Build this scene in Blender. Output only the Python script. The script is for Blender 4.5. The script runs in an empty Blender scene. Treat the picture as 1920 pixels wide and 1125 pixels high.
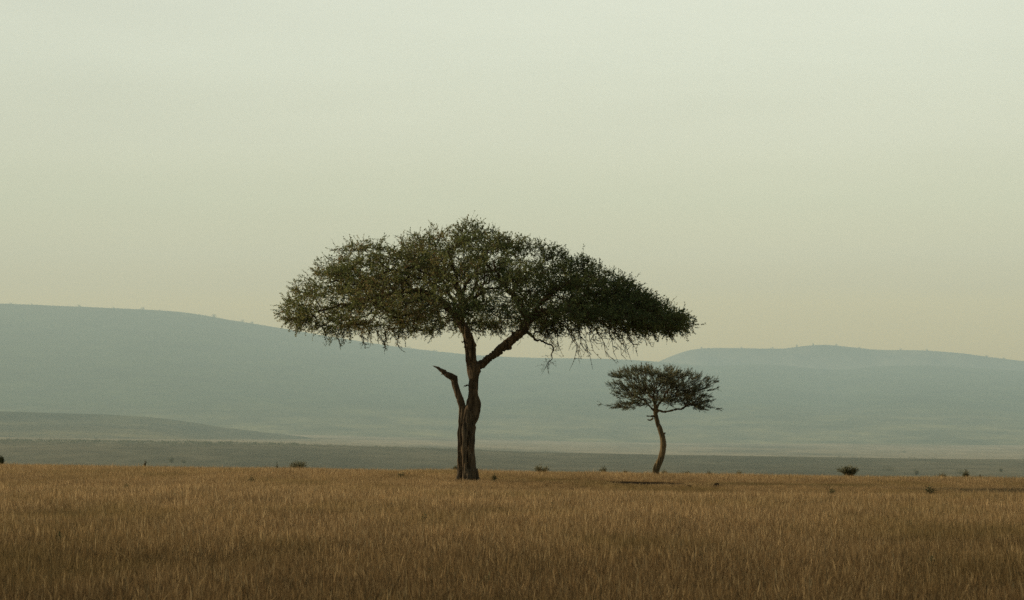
import bpy, bmesh, math, random
import numpy as np
from mathutils import Vector, Matrix, noise as mnoise

random.seed(7); rng = np.random.default_rng(7)
S = bpy.context.scene
COL = S.collection

# ------------------------------------------------------------------ camera
F = 5333.0            # focal length in photo pixels (100 mm on 36 mm, 1920 px wide)
CH = 2.4              # camera height
HOR = 790.0           # photo row of the true horizon
PITCH = math.atan((HOR - 562.5) / F)
cam_d = bpy.data.cameras.new('camera'); cam = bpy.data.objects.new('camera', cam_d); COL.objects.link(cam)
cam.location = (0, 0, CH); cam.rotation_euler = (math.pi / 2 + PITCH, 0, 0)
cam_d.lens = 100; cam_d.sensor_width = 36; cam_d.clip_start = 0.5; cam_d.clip_end = 60000
cam_d.dof.use_dof = True; cam_d.dof.focus_distance = 110; cam_d.dof.aperture_fstop = 5.0
S.camera = cam
cp, sp = math.cos(PITCH), math.sin(PITCH)

def at(u, v, d):
    """world point at ground distance d that was measured at photo pixel (u, v)"""
    a = (u - 960) / F; b = (562.5 - v) / F
    fy = cp - b * sp; fz = sp + b * cp
    return np.array((a / fy * d, d, CH + fz / fy * d))

def zrow(v, d):
    b = (562.5 - np.asarray(v, float)) / F
    return CH + (sp + b * cp) / (cp - b * sp) * d

# ------------------------------------------------------------------ helpers
def lin(r, g, b):
    f = lambda c: (c / 255 / 12.92) if c / 255 <= 0.04045 else ((c / 255 + 0.055) / 1.055) ** 2.4
    return np.array((f(r), f(g), f(b)))

class NT:
    def __init__(s, tree): s.t = tree; s.n = tree.nodes; s.l = tree.links
    def add(s, typ, **kw):
        n = s.n.new(typ)
        for k, v in kw.items():
            if k == 'inp':
                for i, val in v.items(): n.inputs[i].default_value = val
            else: setattr(n, k, v)
        return n
    def link(s, a, b): s.l.new(a, b)
    def ramp(s, fac, stops, interp='LINEAR'):
        r = s.n.new('ShaderNodeValToRGB'); r.color_ramp.interpolation = interp
        e = r.color_ramp.elements
        while len(e) > 1: e.remove(e[-1])
        e[0].position = stops[0][0]; e[0].color = (*stops[0][1], 1)
        for p, c in stops[1:]:
            q = e.new(p); q.color = (*c, 1)
        if fac is not None: s.l.new(fac, r.inputs[0])
        return r
    def mix(s, fac, a, b, mode='MIX'):
        m = s.n.new('ShaderNodeMix'); m.data_type = 'RGBA'; m.blend_type = mode
        for x, i in ((fac, 0), (a, 6), (b, 7)):
            if isinstance(x, bpy.types.NodeSocket): s.l.new(x, m.inputs[i])
            elif i == 0: m.inputs[0].default_value = x
            else: m.inputs[i].default_value = (*x, 1)
        return m.outputs[2]
    def noise(s, vec, scale, detail=3, rough=0.5):
        n = s.n.new('ShaderNodeTexNoise'); n.inputs['Scale'].default_value = scale
        n.inputs['Detail'].default_value = detail; n.inputs['Roughness'].default_value = rough
        if vec is not None: s.l.new(vec, n.inputs['Vector'])
        return n.outputs['Fac']
    def maprange(s, v, a, b, c, d, smooth=False):
        m = s.n.new('ShaderNodeMapRange'); m.inputs[1].default_value = a; m.inputs[2].default_value = b
        m.inputs[3].default_value = c; m.inputs[4].default_value = d
        if smooth: m.interpolation_type = 'SMOOTHSTEP'
        s.l.new(v, m.inputs[0]); return m.outputs[0]
    def scalevec(s, vec, sc):
        m = s.n.new('ShaderNodeMapping'); m.inputs['Scale'].default_value = sc
        s.l.new(vec, m.inputs['Vector']); return m.outputs[0]

def material(name):
    m = bpy.data.materials.new(name); m.use_nodes = True; m.node_tree.nodes.clear()
    return m, NT(m.node_tree)

def tag(o, label=None, cat=None, group=None, kind=None):
    if label: o['label'] = label
    if cat: o['category'] = cat
    if group: o['group'] = group
    if kind: o['kind'] = kind
    return o

def empty(name, loc):
    o = bpy.data.objects.new(name, None); COL.objects.link(o); o.location = loc
    o.empty_display_size = 0.3
    return o

class MB:
    """collects polygons (numpy blocks) for ONE mesh"""
    def __init__(s): s.v = []; s.f3 = []; s.f4 = []; s.n = 0; s.c = []
    def add(s, v, f4=None, f3=None, tint=0.5):
        v = np.asarray(v, float).reshape(-1, 3)
        s.v.append(v)
        s.c.append(np.broadcast_to(np.asarray(tint, float), (len(v),)))
        if f4 is not None and len(f4): s.f4.append(np.asarray(f4, int) + s.n)
        if f3 is not None and len(f3): s.f3.append(np.asarray(f3, int) + s.n)
        s.n += len(v)
    def mesh(s, name, smooth=False, origin=(0, 0, 0)):
        V = np.concatenate(s.v) - np.asarray(origin); C = np.concatenate(s.c)
        q = np.concatenate(s.f4) if s.f4 else np.zeros((0, 4), int)
        t = np.concatenate(s.f3) if s.f3 else np.zeros((0, 3), int)
        me = bpy.data.meshes.new(name)
        me.vertices.add(len(V)); me.vertices.foreach_set('co', V.ravel())
        idx = np.concatenate([q.ravel(), t.ravel()]).astype(np.int32)
        me.loops.add(len(idx)); me.loops.foreach_set('vertex_index', idx)
        st = np.concatenate([np.arange(len(q)) * 4, len(q) * 4 + np.arange(len(t)) * 3]).astype(np.int32)
        me.polygons.add(len(st)); me.polygons.foreach_set('loop_start', st)
        me.update(calc_edges=True)
        a = me.attributes.new('tint', 'FLOAT', 'POINT'); a.data.foreach_set('value', C.astype(np.float32))
        if smooth: me.polygons.foreach_set('use_smooth', np.ones(len(st), bool))
        me.validate(); me.update()
        return me
    def build(s, name, mat, parent=None, smooth=False, origin=(0, 0, 0)):
        me = s.mesh(name, smooth, origin)
        if mat: me.materials.append(mat)
        o = bpy.data.objects.new(name, me); COL.objects.link(o)
        if parent is not None: o.parent = parent
        else: o.location = origin
        return o

def norm(a, axis=-1):
    return a / np.maximum(np.linalg.norm(a, axis=axis, keepdims=True), 1e-9)

def tube(mb, P, R, sides=6, cap=True, tint=0.5):
    P = np.asarray(P, float); R = np.broadcast_to(np.asarray(R, float), (len(P),))
    T = np.zeros_like(P); T[1:-1] = P[2:] - P[:-2]; T[0] = P[1] - P[0]; T[-1] = P[-1] - P[-2]
    T = norm(T)
    a = np.array((0.31, 0.87, 0.13)) if abs(T[0][1]) < 0.8 else np.array((1, 0.1, 0.0))
    x = norm(np.cross(T, a)); y = np.cross(T, x)
    th = np.linspace(0, 2 * math.pi, sides, endpoint=False)
    V = (P[:, None] + R[:, None, None] * (np.cos(th)[None, :, None] * x[:, None] + np.sin(th)[None, :, None] * y[:, None])).reshape(-1, 3)
    n = len(P); i = np.arange(n - 1)[:, None] * sides; j = np.arange(sides)[None]; j2 = (j + 1) % sides
    f = np.stack([i + j, i + j2, i + sides + j2, i + sides + j], -1).reshape(-1, 4)
    f3 = []
    if cap:
        V = np.vstack([V, P[:1], P[-1:]]); b = n * sides
        f3 = [(b, (k + 1) % sides, k) for k in range(sides)] + [(b + 1, (n - 1) * sides + k, (n - 1) * sides + (k + 1) % sides) for k in range(sides)]
    mb.add(V, f, f3, tint)

def spline(P, n=6):
    """Catmull-Rom through rows of P"""
    P = np.asarray(P, float)
    Q = np.vstack([2 * P[0] - P[1], P, 2 * P[-1] - P[-2]])
    out = []
    for i in range(1, len(Q) - 2):
        t = np.linspace(0, 1, n, endpoint=False)[:, None]
        a, b, c, d = Q[i - 1], Q[i], Q[i + 1], Q[i + 2]
        out.append(0.5 * (2 * b + (c - a) * t + (2 * a - 5 * b + 4 * c - d) * t ** 2 + (3 * b - a - 3 * c + d) * t ** 3))
    out.append(P[-1:])
    return np.concatenate(out)

# ------------------------------------------------------------------ light, sky, haze
SUN_AZ, SUN_EL = math.radians(16), math.radians(14)      # azimuth: how far beyond "straight left" the sun stands
to_sun = Vector((-math.cos(SUN_AZ) * math.cos(SUN_EL), math.sin(SUN_AZ) * math.cos(SUN_EL), math.sin(SUN_EL)))
sd = bpy.data.lights.new('sun', 'SUN'); sd.energy = 5.0; sd.angle = math.radians(0.6); sd.color = (1.0, 0.77, 0.50)
so = bpy.data.objects.new('sun', sd); COL.objects.link(so); so.rotation_euler = (-to_sun).to_track_quat('-Z', 'Y').to_euler()
so.location = (-60, 20, 40)

SIG = np.array((1.0, 1.0, 0.82)) / 7600.0                # haze extinction per metre
JH = np.array((0.378, 0.446, 0.350))                         # air light
HZ0, HZ1, HTOP = 500.0, 14500.0, 700.0

W = bpy.data.worlds.new('World'); S.world = W; W.use_nodes = True
w = NT(W.node_tree); w.n.clear()
sky = w.add('ShaderNodeTexSky'); sky.sky_type = 'NISHITA'; sky.sun_disc = False
sky.sun_elevation = SUN_EL; sky.sun_rotation = math.radians(-90) + SUN_AZ
sky.dust_density = 4.0; sky.air_density = 1.0; sky.ozone_density = 1.0
bg1 = w.add('ShaderNodeBackground', inp={'Strength': 0.1}); w.link(sky.outputs[0], bg1.inputs[0])
tc = w.add('ShaderNodeTexCoord'); sep = w.add('ShaderNodeSeparateXYZ'); w.link(tc.outputs['Generated'], sep.inputs[0])
seen = [(700, (182, 180, 143)), (640, (186, 185, 149)), (570, (190, 190, 155)), (480, (194, 197, 167)), (380, (200, 205, 176)),
        (260, (207, 212, 187)), (120, (213, 219, 197)), (0, (217, 223, 203)), (-300, (217, 224, 207))]
stops = []
for v, c in seen:
    b = (562.5 - v) / F; el = math.atan2(sp + b * cp, cp - b * sp)
    path = max(0, min(HZ1, (HTOP - CH) / math.tan(el)) - HZ0)
    T = np.exp(-SIG * path)
    L = np.maximum((lin(*c) - JH * (1 - T)) / T, 0.02)
    stops.append((math.sin(el) / 0.25, tuple(L)))
fz = w.maprange(sep.outputs['Z'], 0, 0.25, 0, 1)
rp = w.ramp(fz, stops)
side = w.ramp(w.maprange(sep.outputs['X'], -0.2, 0.2, 0, 1), [(0, (.88,) * 3), (.25, (.945,) * 3), (.55, (1.0,) * 3), (.8, (1.0,) * 3), (1, (.975,) * 3)], 'B_SPLINE').outputs[0]
hc = w.add('ShaderNodeVectorMath', operation='SCALE'); w.link(rp.outputs[0], hc.inputs[0]); glow = w.maprange(sep.outputs['Y'], -0.1, 0.9, 0.55, 1.0, True)   # the sky is brightest on the sun's side of the camera
dust = w.maprange(w.noise(w.scalevec(tc.outputs['Generated'], (5, 5, 34)), 1.0, 4, .55), .25, .75, .955, 1.045)   # faint dust bands
sd_ = w.add('ShaderNodeMath', operation='MULTIPLY'); w.link(side, sd_.inputs[0]); w.link(dust, sd_.inputs[1])
sg = w.add('ShaderNodeMath', operation='MULTIPLY'); w.link(sd_.outputs[0], sg.inputs[0]); w.link(glow, sg.inputs[1]); w.link(sg.outputs[0], hc.inputs['Scale'])
bg2 = w.add('ShaderNodeBackground', inp={'Strength': 1.0}); w.link(hc.outputs[0], bg2.inputs[0])
mx = w.add('ShaderNodeMixShader'); w.link(w.maprange(sep.outputs['Z'], 0.3, 0.85, 0, 1, True), mx.inputs[0])
w.link(bg2.outputs[0], mx.inputs[1]); w.link(bg1.outputs[0], mx.inputs[2])
wo = w.add('ShaderNodeOutputWorld'); w.link(mx.outputs[0], wo.inputs[0])

SCF = 0.7                       # share of the haze that scatters sun and sky
JE = JH - np.array((0.335, 0.30, 0.19))
mh, n = material('haze')
ab = n.add('ShaderNodeVolumeAbsorption'); mxs = float(SIG.max()) * 1.02
ab.inputs['Color'].default_value = (*(1 - SIG * (1 - SCF) / mxs), 1); ab.inputs['Density'].default_value = mxs
vs = n.add('ShaderNodeVolumeScatter'); vs.inputs['Color'].default_value = (*(SIG / SIG.max()), 1); vs.inputs['Density'].default_value = float(SIG.max()) * SCF
em = n.add('ShaderNodeEmission'); e = JE * SIG; em.inputs['Color'].default_value = (*(e / e.max()), 1); em.inputs['Strength'].default_value = float(e.max())
ad = n.add('ShaderNodeAddShader'); n.link(ab.outputs[0], ad.inputs[0]); n.link(em.outputs[0], ad.inputs[1])
ad2 = n.add('ShaderNodeAddShader'); n.link(ad.outputs[0], ad2.inputs[0]); n.link(vs.outputs[0], ad2.inputs[1])
out = n.add('ShaderNodeOutputMaterial'); n.link(ad2.outputs[0], out.inputs['Volume'])
mb = MB()
V = [(-1300, HZ0, -150), (1300, HZ0, -150), (1300, HZ0, HTOP), (-1300, HZ0, HTOP), (-5200, HZ1, -150), (5200, HZ1, -150), (5200, HZ1, HTOP), (-5200, HZ1, HTOP)]
mb.add(V, [(0, 1, 2, 3), (5, 4, 7, 6), (4, 0, 3, 7), (1, 5, 6, 2), (3, 2, 6, 7), (4, 5, 1, 0)])
tag(mb.build('haze', mh), 'thin blue green haze lying over the valley and hills', kind='structure')

# ------------------------------------------------------------------ terrain
def ridge_z(u): return zrow(np.interp(u, [0, 300, 520, 800, 1000, 1220, 1920], [827, 830, 833, 841, 849, 854, 862]), 2500)
def valley_z(u, d):
    rows = [(900, np.full_like(u, -42.0)), (1700, zrow(np.full_like(u, 899.0), 1700)), (2500, ridge_z(u)),
            (2950, zrow(np.interp(u, [0, 300, 520, 800, 1000, 1220, 1920], [829, 832, 835, 846, 858, 866, 874]), 2950)),
            (4000, zrow(np.interp(u, [0, 600, 1220, 1920], [815, 828, 846, 850]), 4000)),
            (5500, zrow(np.interp(u, [0, 600, 1220, 1920], [798, 815, 829, 832]), 5500)),
            (11000, zrow(np.interp(u, [0, 600, 1220, 1920], [795, 808, 818, 822]), 11000))]
    if d <= rows[0][0]: return rows[0][1]
    for (a, za), (b, zb) in zip(rows, rows[1:]):
        if d <= b:
            t = (d - a) / (b - a); t = t * t * (3 - 2 * t) if b <= 2950 else t
            return za + (zb - za) * t
    return rows[-1][1]

PROF = spline([(-60, -.1), (20, -.1), (70, -.1), (90, -.05), (109, .03), (120, -.03), (130, -.166), (145, -.43), (162, -.85)], 8)
def near_z(x, d):
    d = np.asarray(d, float); x = np.asarray(x, float)
    z = np.interp(d, PROF[:, 0], PROF[:, 1])
    z = z - np.clip(d - 162, 0, None) * 0.028 - np.clip(d - 200, 0, None) * 0.03
    k = np.clip((d - 25) / 110, 0, 1)
    z = z - 0.0135 * np.clip(x, -60, 60) * k
    return z + 0.05 * np.sin(x * 0.21 + d * 0.13) * np.sin(d * 0.17 + 1) * np.clip(1.6 - d / 120, 0.35, 1)

def ground_z(x, d):
    if d < 500: return near_z(x, d)
    u = 960 + F * x / d
    if d > 900: return valley_z(u, d)
    t = (d - 500) / 400; t = t * t * (3 - 2 * t)
    return near_z(x, np.full_like(x, 500.0)) * (1 - t) + -42.0 * t

def track(x, d):
    """0..1 where the low green track and bare hollow run, right of the big tree"""
    c = 112.5 - np.clip(x, 0, 26) * 0.2 + 0.5 * np.sin(x * 0.55)
    wdt = 2.6 + 0.25 * np.clip(x - 6, 0, 14)
    m = np.exp(-((d - c) / wdt) ** 2 * 1.3)
    return m * np.clip((x + 1.0) / 2.5, 0, 1) * np.clip((21 - x) / 12, 0, 1) * (.7 + .3 * np.sin(x * 1.1) * np.sin(x * .43 + 2))

ds = np.concatenate([np.linspace(-30, 20, 6), np.linspace(24, 200, 130), np.geomspace(206, 900, 30), np.linspace(950, 3100, 60), np.geomspace(3200, 11000, 40)])
ts = np.concatenate([np.linspace(-0.75, -0.24, 14), np.linspace(-0.23, 0.23, 150), np.linspace(0.24, 0.75, 14)])
V = []
for d in ds:
    x = ts * max(d, 60); z = ground_z(x, d)
    if d > 900:
        z = z + np.array([mnoise.noise((a * 0.004, d * 0.004, 3.1)) for a in x]) * min(2.2, d / 2200)
    V.append(np.stack([x, np.full_like(x, d), z], -1))
V = np.concatenate(V); nc = len(ts); i = np.arange(len(ds) - 1)[:, None] * nc; j = np.arange(nc - 1)[None]
fq = np.stack([i + j, i + j + 1, i + nc + j + 1, i + nc + j], -1).reshape(-1, 4)
mg, n = material('dry_ground')
geo = n.add('ShaderNodeNewGeometry'); pos = geo.outputs['Position']; sx = n.add('ShaderNodeSeparateXYZ'); n.link(pos, sx.inputs[0])
near_c = n.ramp(n.noise(pos, 0.9, 6, 0.65), [(0.3, (0.05, 0.037, 0.018)), (0.5, (0.1, 0.068, 0.03)), (0.7, (0.16, 0.11, 0.048))]).outputs[0]
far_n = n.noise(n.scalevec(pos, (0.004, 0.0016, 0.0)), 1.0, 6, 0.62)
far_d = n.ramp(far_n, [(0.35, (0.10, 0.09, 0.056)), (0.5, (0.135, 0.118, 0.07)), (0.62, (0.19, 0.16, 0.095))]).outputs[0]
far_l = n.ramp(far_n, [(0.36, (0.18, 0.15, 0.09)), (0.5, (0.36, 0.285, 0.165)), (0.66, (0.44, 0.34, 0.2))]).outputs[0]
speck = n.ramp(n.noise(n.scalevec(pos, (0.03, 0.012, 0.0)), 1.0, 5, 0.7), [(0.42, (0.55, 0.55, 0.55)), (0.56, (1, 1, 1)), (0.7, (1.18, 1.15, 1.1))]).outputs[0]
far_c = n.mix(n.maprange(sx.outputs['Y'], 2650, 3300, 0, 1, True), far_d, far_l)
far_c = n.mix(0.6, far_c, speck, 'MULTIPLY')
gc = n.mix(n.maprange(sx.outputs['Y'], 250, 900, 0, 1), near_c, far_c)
df = n.add('ShaderNodeBsdfDiffuse'); n.link(gc, df.inputs[0]); out = n.add('ShaderNodeOutputMaterial'); n.link(df.outputs[0], out.inputs[0])
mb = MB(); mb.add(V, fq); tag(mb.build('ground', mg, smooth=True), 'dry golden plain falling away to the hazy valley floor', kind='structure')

# hills -------------------------------------------------------------
def hill(name, d0, d1, foot, crest, lo, hi, mat, label, power=1.5, rough=6.0, back=1500):
    us = np.linspace(lo, hi, 260); ss = np.concatenate([np.linspace(0, 1, 46), np.linspace(1.02, 1.5, 8)])
    V = []
    zc = zrow(np.interp(us, *zip(*crest)), d1)
    # smooth the crest a little so it has no corners
    k = np.hanning(13); k /= k.sum(); zc = np.convolve(np.pad(zc, 6, 'edge'), k, 'valid')
    zf = zrow(np.interp(us, *zip(*foot)), d0)
    for s in ss:
        d = d0 + (d1 - d0) * s if s <= 1 else d1 + (s - 1) * 2 * back
        x0 = (us - 960) / F * (d0 + (d1 - d0) * min(s, 1))
        f = s ** power if s <= 1 else 1 - ((s - 1) * 1.3) ** 1.5
        f = f * (1 if s > 0.9 else 1)
        dx = np.array([mnoise.noise((a * 0.0012, s * 2.2, d0)) + 0.5 * mnoise.noise((a * 0.004, s * 5, d0 + 9)) for a in x0])
        z = zf + (zc - zf) * f + dx * rough * 3.0 * math.sin(math.pi * min(max(s, 0), 1)) + (
            np.array([mnoise.noise((a * 0.02, s, 1.7)) for a in x0]) * rough * 0.16)
        V.append(np.stack([x0, np.full_like(x0, d), z], -1))
    V = np.concatenate(V); c = len(us); i = np.arange(len(ss) - 1)[:, None] * c; j = np.arange(c - 1)[None]
    f = np.stack([i + j, i + j + 1, i + c + j + 1, i + c + j], -1).reshape(-1, 4)
    mb = MB(); mb.add(V, f)
    return tag(mb.build(name, mat, smooth=True), label, kind='structure')

def hill_mat(name, z0, z1, low, high, dark=0.75):
    m, n = material(name)
    g = n.add('ShaderNodeNewGeometry'); p = g.outputs['Position']; s = n.add('ShaderNodeSeparateXYZ'); n.link(p, s.inputs[0])
    nz = n.noise(n.scalevec(p, (0.0016, 0.0009, 0.003)), 1.0, 7, 0.6)
    zz = n.add('ShaderNodeMath', operation='MULTIPLY_ADD'); n.link(nz, zz.inputs[0]); zz.inputs[1].default_value = (z1 - z0) * 0.9; n.link(s.outputs['Z'], zz.inputs[2])
    c = n.mix(n.maprange(zz.outputs[0], z0 + (z1 - z0) * 0.45, z1 + (z1 - z0) * 0.45, 0, 1, True), low, high)
    sp_ = n.ramp(n.noise(n.scalevec(p, (0.006, 0.003, 0.012)), 1.0, 6, 0.75), [(0.36, (.45, .5, .55)), (0.5, (.95, .95, .95)), (0.66, (1.75, 1.65, 1.4))]).outputs[0]
    c = n.mix(1.0, c, sp_, 'MULTIPLY')
    d = n.add('ShaderNodeBsdfDiffuse'); n.link(c, d.inputs[0]); o = n.add('ShaderNodeOutputMaterial'); n.link(d.outputs[0], o.inputs[0])
    return m

main_crest = [(-500, 560), (-200, 565), (0, 569), (100, 573), (268, 580), (350, 585), (430, 600), (520, 614), (600, 628), (680, 641), (750, 651), (830, 660), (900, 667), (1000, 671),
              (1150, 673), (1240, 678), (1330, 688), (1420, 681), (1500, 688), (1570, 695), (1640, 686), (1740, 685), (1840, 690), (1920, 696), (2400, 720)]
main_foot = [(-500, 806), (0, 808), (600, 824), (1220, 838), (1920, 841), (2400, 841)]
hill('hill', 5000, 10600, main_foot, main_crest, -500, 2400, hill_mat('hill_slope', -30, 60, (0.20, 0.18, 0.09), (0.06, 0.075, 0.035)), 'long blue grey hill with crest falling from left to right', 1.35)
far_crest = [(1000, 720), (1180, 700), (1240, 676), (1270, 663), (1295, 655), (1340, 652), (1400, 653), (1470, 654), (1510, 648), (1550, 646), (1590, 650), (1640, 656), (1740, 657), (1810, 663), (1860, 670), (1920, 677), (2050, 690), (2400, 720)]
hill('hill', 10700, 11300, [(1000, 760), (2400, 760)], far_crest, 1000, 2400, hill_mat('far_hill_slope', 150, 330, (0.24, 0.21, 0.115), (0.15, 0.14, 0.085)), 'far pale hill with flat rounded top on the right', 1.0, 5)
low_crest = [(-500, 768), (0, 771), (100, 774), (200, 777), (280, 782), (340, 789), (400, 799), (470, 808), (560, 819), (640, 832), (700, 842)]
hill('hill', 3500, 4500, [(-500, 824), (0, 826), (700, 862)], low_crest, -500, 700, hill_mat('low_hill_slope', -20, 25, (0.15, 0.13, 0.075), (0.045, 0.052, 0.033)), 'low dark spur at the foot of the left hill', 0.9, 2.0, 600)

# ------------------------------------------------------------------ foliage and bark materials
def leaf_mat(name, stops, trans=0.35, patch=None):
    m, n = material(name)
    a = n.add('ShaderNodeAttribute', attribute_name='tint')
    c = n.ramp(a.outputs['Fac'], stops).outputs[0]
    g = n.add('ShaderNodeNewGeometry')
    pn = n.ramp(n.noise(g.outputs['Position'], 0.55, 3), [(0.35, (0.75, 0.85, 0.8)), (0.65, (1.18, 1.1, 0.98))]).outputs[0]
    c = n.mix(0.8, c, pn, 'MULTIPLY')
    d = n.add('ShaderNodeBsdfDiffuse'); n.link(c, d.inputs[0])
    t = n.add('ShaderNodeBsdfTranslucent'); n.link(c, t.inputs[0])
    gl = n.add('ShaderNodeBsdfGlossy', inp={'Roughness': 0.5}); gl.inputs['Color'].default_value = (0.5, 0.5, 0.45, 1)
    m1 = n.add('ShaderNodeMixShader'); m1.inputs[0].default_value = trans; n.link(d.outputs[0], m1.inputs[1]); n.link(t.outputs[0], m1.inputs[2])
    m2 = n.add('ShaderNodeMixShader'); m2.inputs[0].default_value = 0.03; n.link(m1.outputs[0], m2.inputs[1]); n.link(gl.outputs[0], m2.inputs[2])
    o = n.add('ShaderNodeOutputMaterial'); n.link(m2.outputs[0], o.inputs[0])
    return m

def bark_mat(name, c0, c1, c2, scale=1.0):
    m, n = material(name)
    g = n.add('ShaderNodeNewGeometry'); p = g.outputs['Position']
    st = n.noise(n.scalevec(p, (9 * scale, 9 * scale, 1.6 * scale)), 1.0, 6, 0.65)
    sp_ = n.noise(p, 26 * scale, 4, 0.6)
    big = n.noise(p, 1.3 * scale, 3, 0.5)
    f = n.add('ShaderNodeMath', operation='MULTIPLY_ADD'); n.link(sp_, f.inputs[0]); f.inputs[1].default_value = 0.4; n.link(st, f.inputs[2])
    c = n.ramp(f.outputs[0], [(0.45, c0), (0.7, c1), (0.95, c2)]).outputs[0]
    c = n.mix(0.7, c, n.ramp(big, [(0.35, (0.65, 0.68, 0.7)), (0.65, (1.2, 1.12, 1.0))]).outputs[0], 'MULTIPLY')
    d = n.add('ShaderNodeBsdfDiffuse', inp={'Roughness': 0.5}); n.link(c, d.inputs[0])
    b = n.add('ShaderNodeBump', inp={'Strength': 0.9, 'Distance': 0.03}); n.link(f.outputs[0], b.inputs['Height']); n.link(b.outputs[0], d.inputs['Normal'])
    o = n.add('ShaderNodeOutputMaterial'); n.link(d.outputs[0], o.inputs[0])
    return m

BARK = bark_mat('bark', (0.04, 0.033, 0.025), (0.105, 0.088, 0.065), (0.26, 0.21, 0.15))
BARK_PALE = bark_mat('pale_bark', (0.05, 0.042, 0.028), (0.14, 0.115, 0.07), (0.28, 0.22, 0.13), 1.4)
TWIG = bark_mat('twig_bark', (0.04, 0.033, 0.024), (0.075, 0.06, 0.043), (0.11, 0.088, 0.062), 2.0)
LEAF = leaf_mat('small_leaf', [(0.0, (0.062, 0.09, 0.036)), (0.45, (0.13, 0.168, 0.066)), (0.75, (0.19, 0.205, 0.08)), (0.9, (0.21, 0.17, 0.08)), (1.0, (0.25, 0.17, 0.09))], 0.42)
THORN = leaf_mat('feathery_leaf', [(0.0, (0.075, 0.09, 0.056)), (0.5, (0.13, 0.145, 0.088)), (1.0, (0.18, 0.17, 0.105))], 0.25)
WEED = leaf_mat('weed_leaf', [(0.0, (0.05, 0.06, 0.03)), (0.6, (0.095, 0.105, 0.052)), (1.0, (0.15, 0.14, 0.07))], 0.2)
BUSH = leaf_mat('bush_leaf', [(0.0, (0.08, 0.085, 0.05)), (0.6, (0.16, 0.155, 0.085)), (1.0, (0.26, 0.22, 0.12))], 0.25)
DARKSOIL = bark_mat('dark_soil', (0.018, 0.014, 0.01), (0.035, 0.028, 0.02), (0.06, 0.045, 0.03), 0.6)

def leaves(mb, C, D, length, width, tint):
    """diamond leaves at C pointing along D"""
    n = len(C); D = norm(D)
    r = norm(rng.normal(size=(n, 3))); s = norm(np.cross(D, r))
    L = np.asarray(length).reshape(-1, 1); Wd = np.asarray(width).reshape(-1, 1)
    nn = np.cross(D, s)
    a = C; b = C + D * L * 0.5 + s * Wd * 0.5 + nn * L * 0.08; c = C + D * L; d = C + D * L * 0.5 - s * Wd * 0.5 + nn * L * 0.08
    V = np.stack([a, b, c, d], 1).reshape(-1, 3)
    f = np.arange(n * 4).reshape(-1, 4)
    mb.add(V, f, None, np.repeat(np.asarray(tint), 4))

# ------------------------------------------------------------------ tree growing
def grow(start, start_par, start_r, targets, bf=0.35, rtip=0.007, expo=2.35):
    """joins every target point to the skeleton: nearest node plus a share of its path length (keeps limbs natural)"""
    N0 = len(start); P = np.vstack([start, targets]); N = len(P)
    par = np.full(N, -1); par[:N0] = start_par
    plen = np.zeros(N)
    for k in range(N0):
        if par[k] >= 0: plen[k] = plen[par[k]] + np.linalg.norm(P[k] - P[par[k]])
    un = np.ones(N, bool); un[:N0] = False
    cost = np.full(N, 1e9); best = np.zeros(N, int)
    order = list(range(N0))
    def relax(k):
        d = np.linalg.norm(P - P[k], axis=1)
        # prefer to grow outward and not back down
        c = d * (1 + 0.25 * np.clip((P[k][2] - P[:, 2]) / np.maximum(d, 1e-6), 0, 1)) + bf * plen[k]
        m = un & (c < cost); cost[m] = c[m]; best[m] = k
    for k in range(N0): relax(k)
    for _ in range(N - N0):
        k = int(np.argmin(np.where(un, cost, 1e12)))
        un[k] = False; par[k] = best[k]; plen[k] = plen[best[k]] + np.linalg.norm(P[k] - P[best[k]])
        order.append(k); relax(k)
    w_ = np.zeros(N)
    kids = [[] for _ in range(N)]
    for k in range(N):
        if par[k] >= 0: kids[par[k]].append(k)
    for k in reversed(order):
        w_[k] = max(w_[k], rtip ** expo)
        if par[k] >= 0: w_[par[k]] += w_[k]
    R = w_ ** (1 / expo)
    R[:N0] = np.maximum(R[:N0] * 0.6, start_r)
    return P, par, R, kids, N0

def chains(P, par, R, kids, N0):
    """polylines (points, radii, root index) for everything grown beyond the given skeleton"""
    out = []
    stack = [(k, c) for k in range(N0) for c in kids[k] if c >= N0]
    while stack:
        b, c = stack.pop()
        idx = [b, c]
        while True:
            ks = kids[idx[-1]]
            if not ks: break
            ks = sorted(ks, key=lambda q: -R[q])
            for q in ks[1:]: stack.append((idx[-1], q))
            idx.append(ks[0])
        out.append(idx)
    return out

def wiggle(pts, rad, amp=0.12, n=3):
    Q = spline(pts, n); r = np.interp(np.linspace(0, 1, len(Q)), np.linspace(0, 1, len(rad)), rad)
    seg = np.linalg.norm(np.diff(pts, axis=0), axis=1).mean()
    j = rng.normal(size=Q.shape) * seg * amp / n ** 0.5
    j[0] = 0; j[-1] = 0
    return Q + j, r

def root_of(k, par, N0):
    while par[k] >= N0: k = par[k]
    return k

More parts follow.
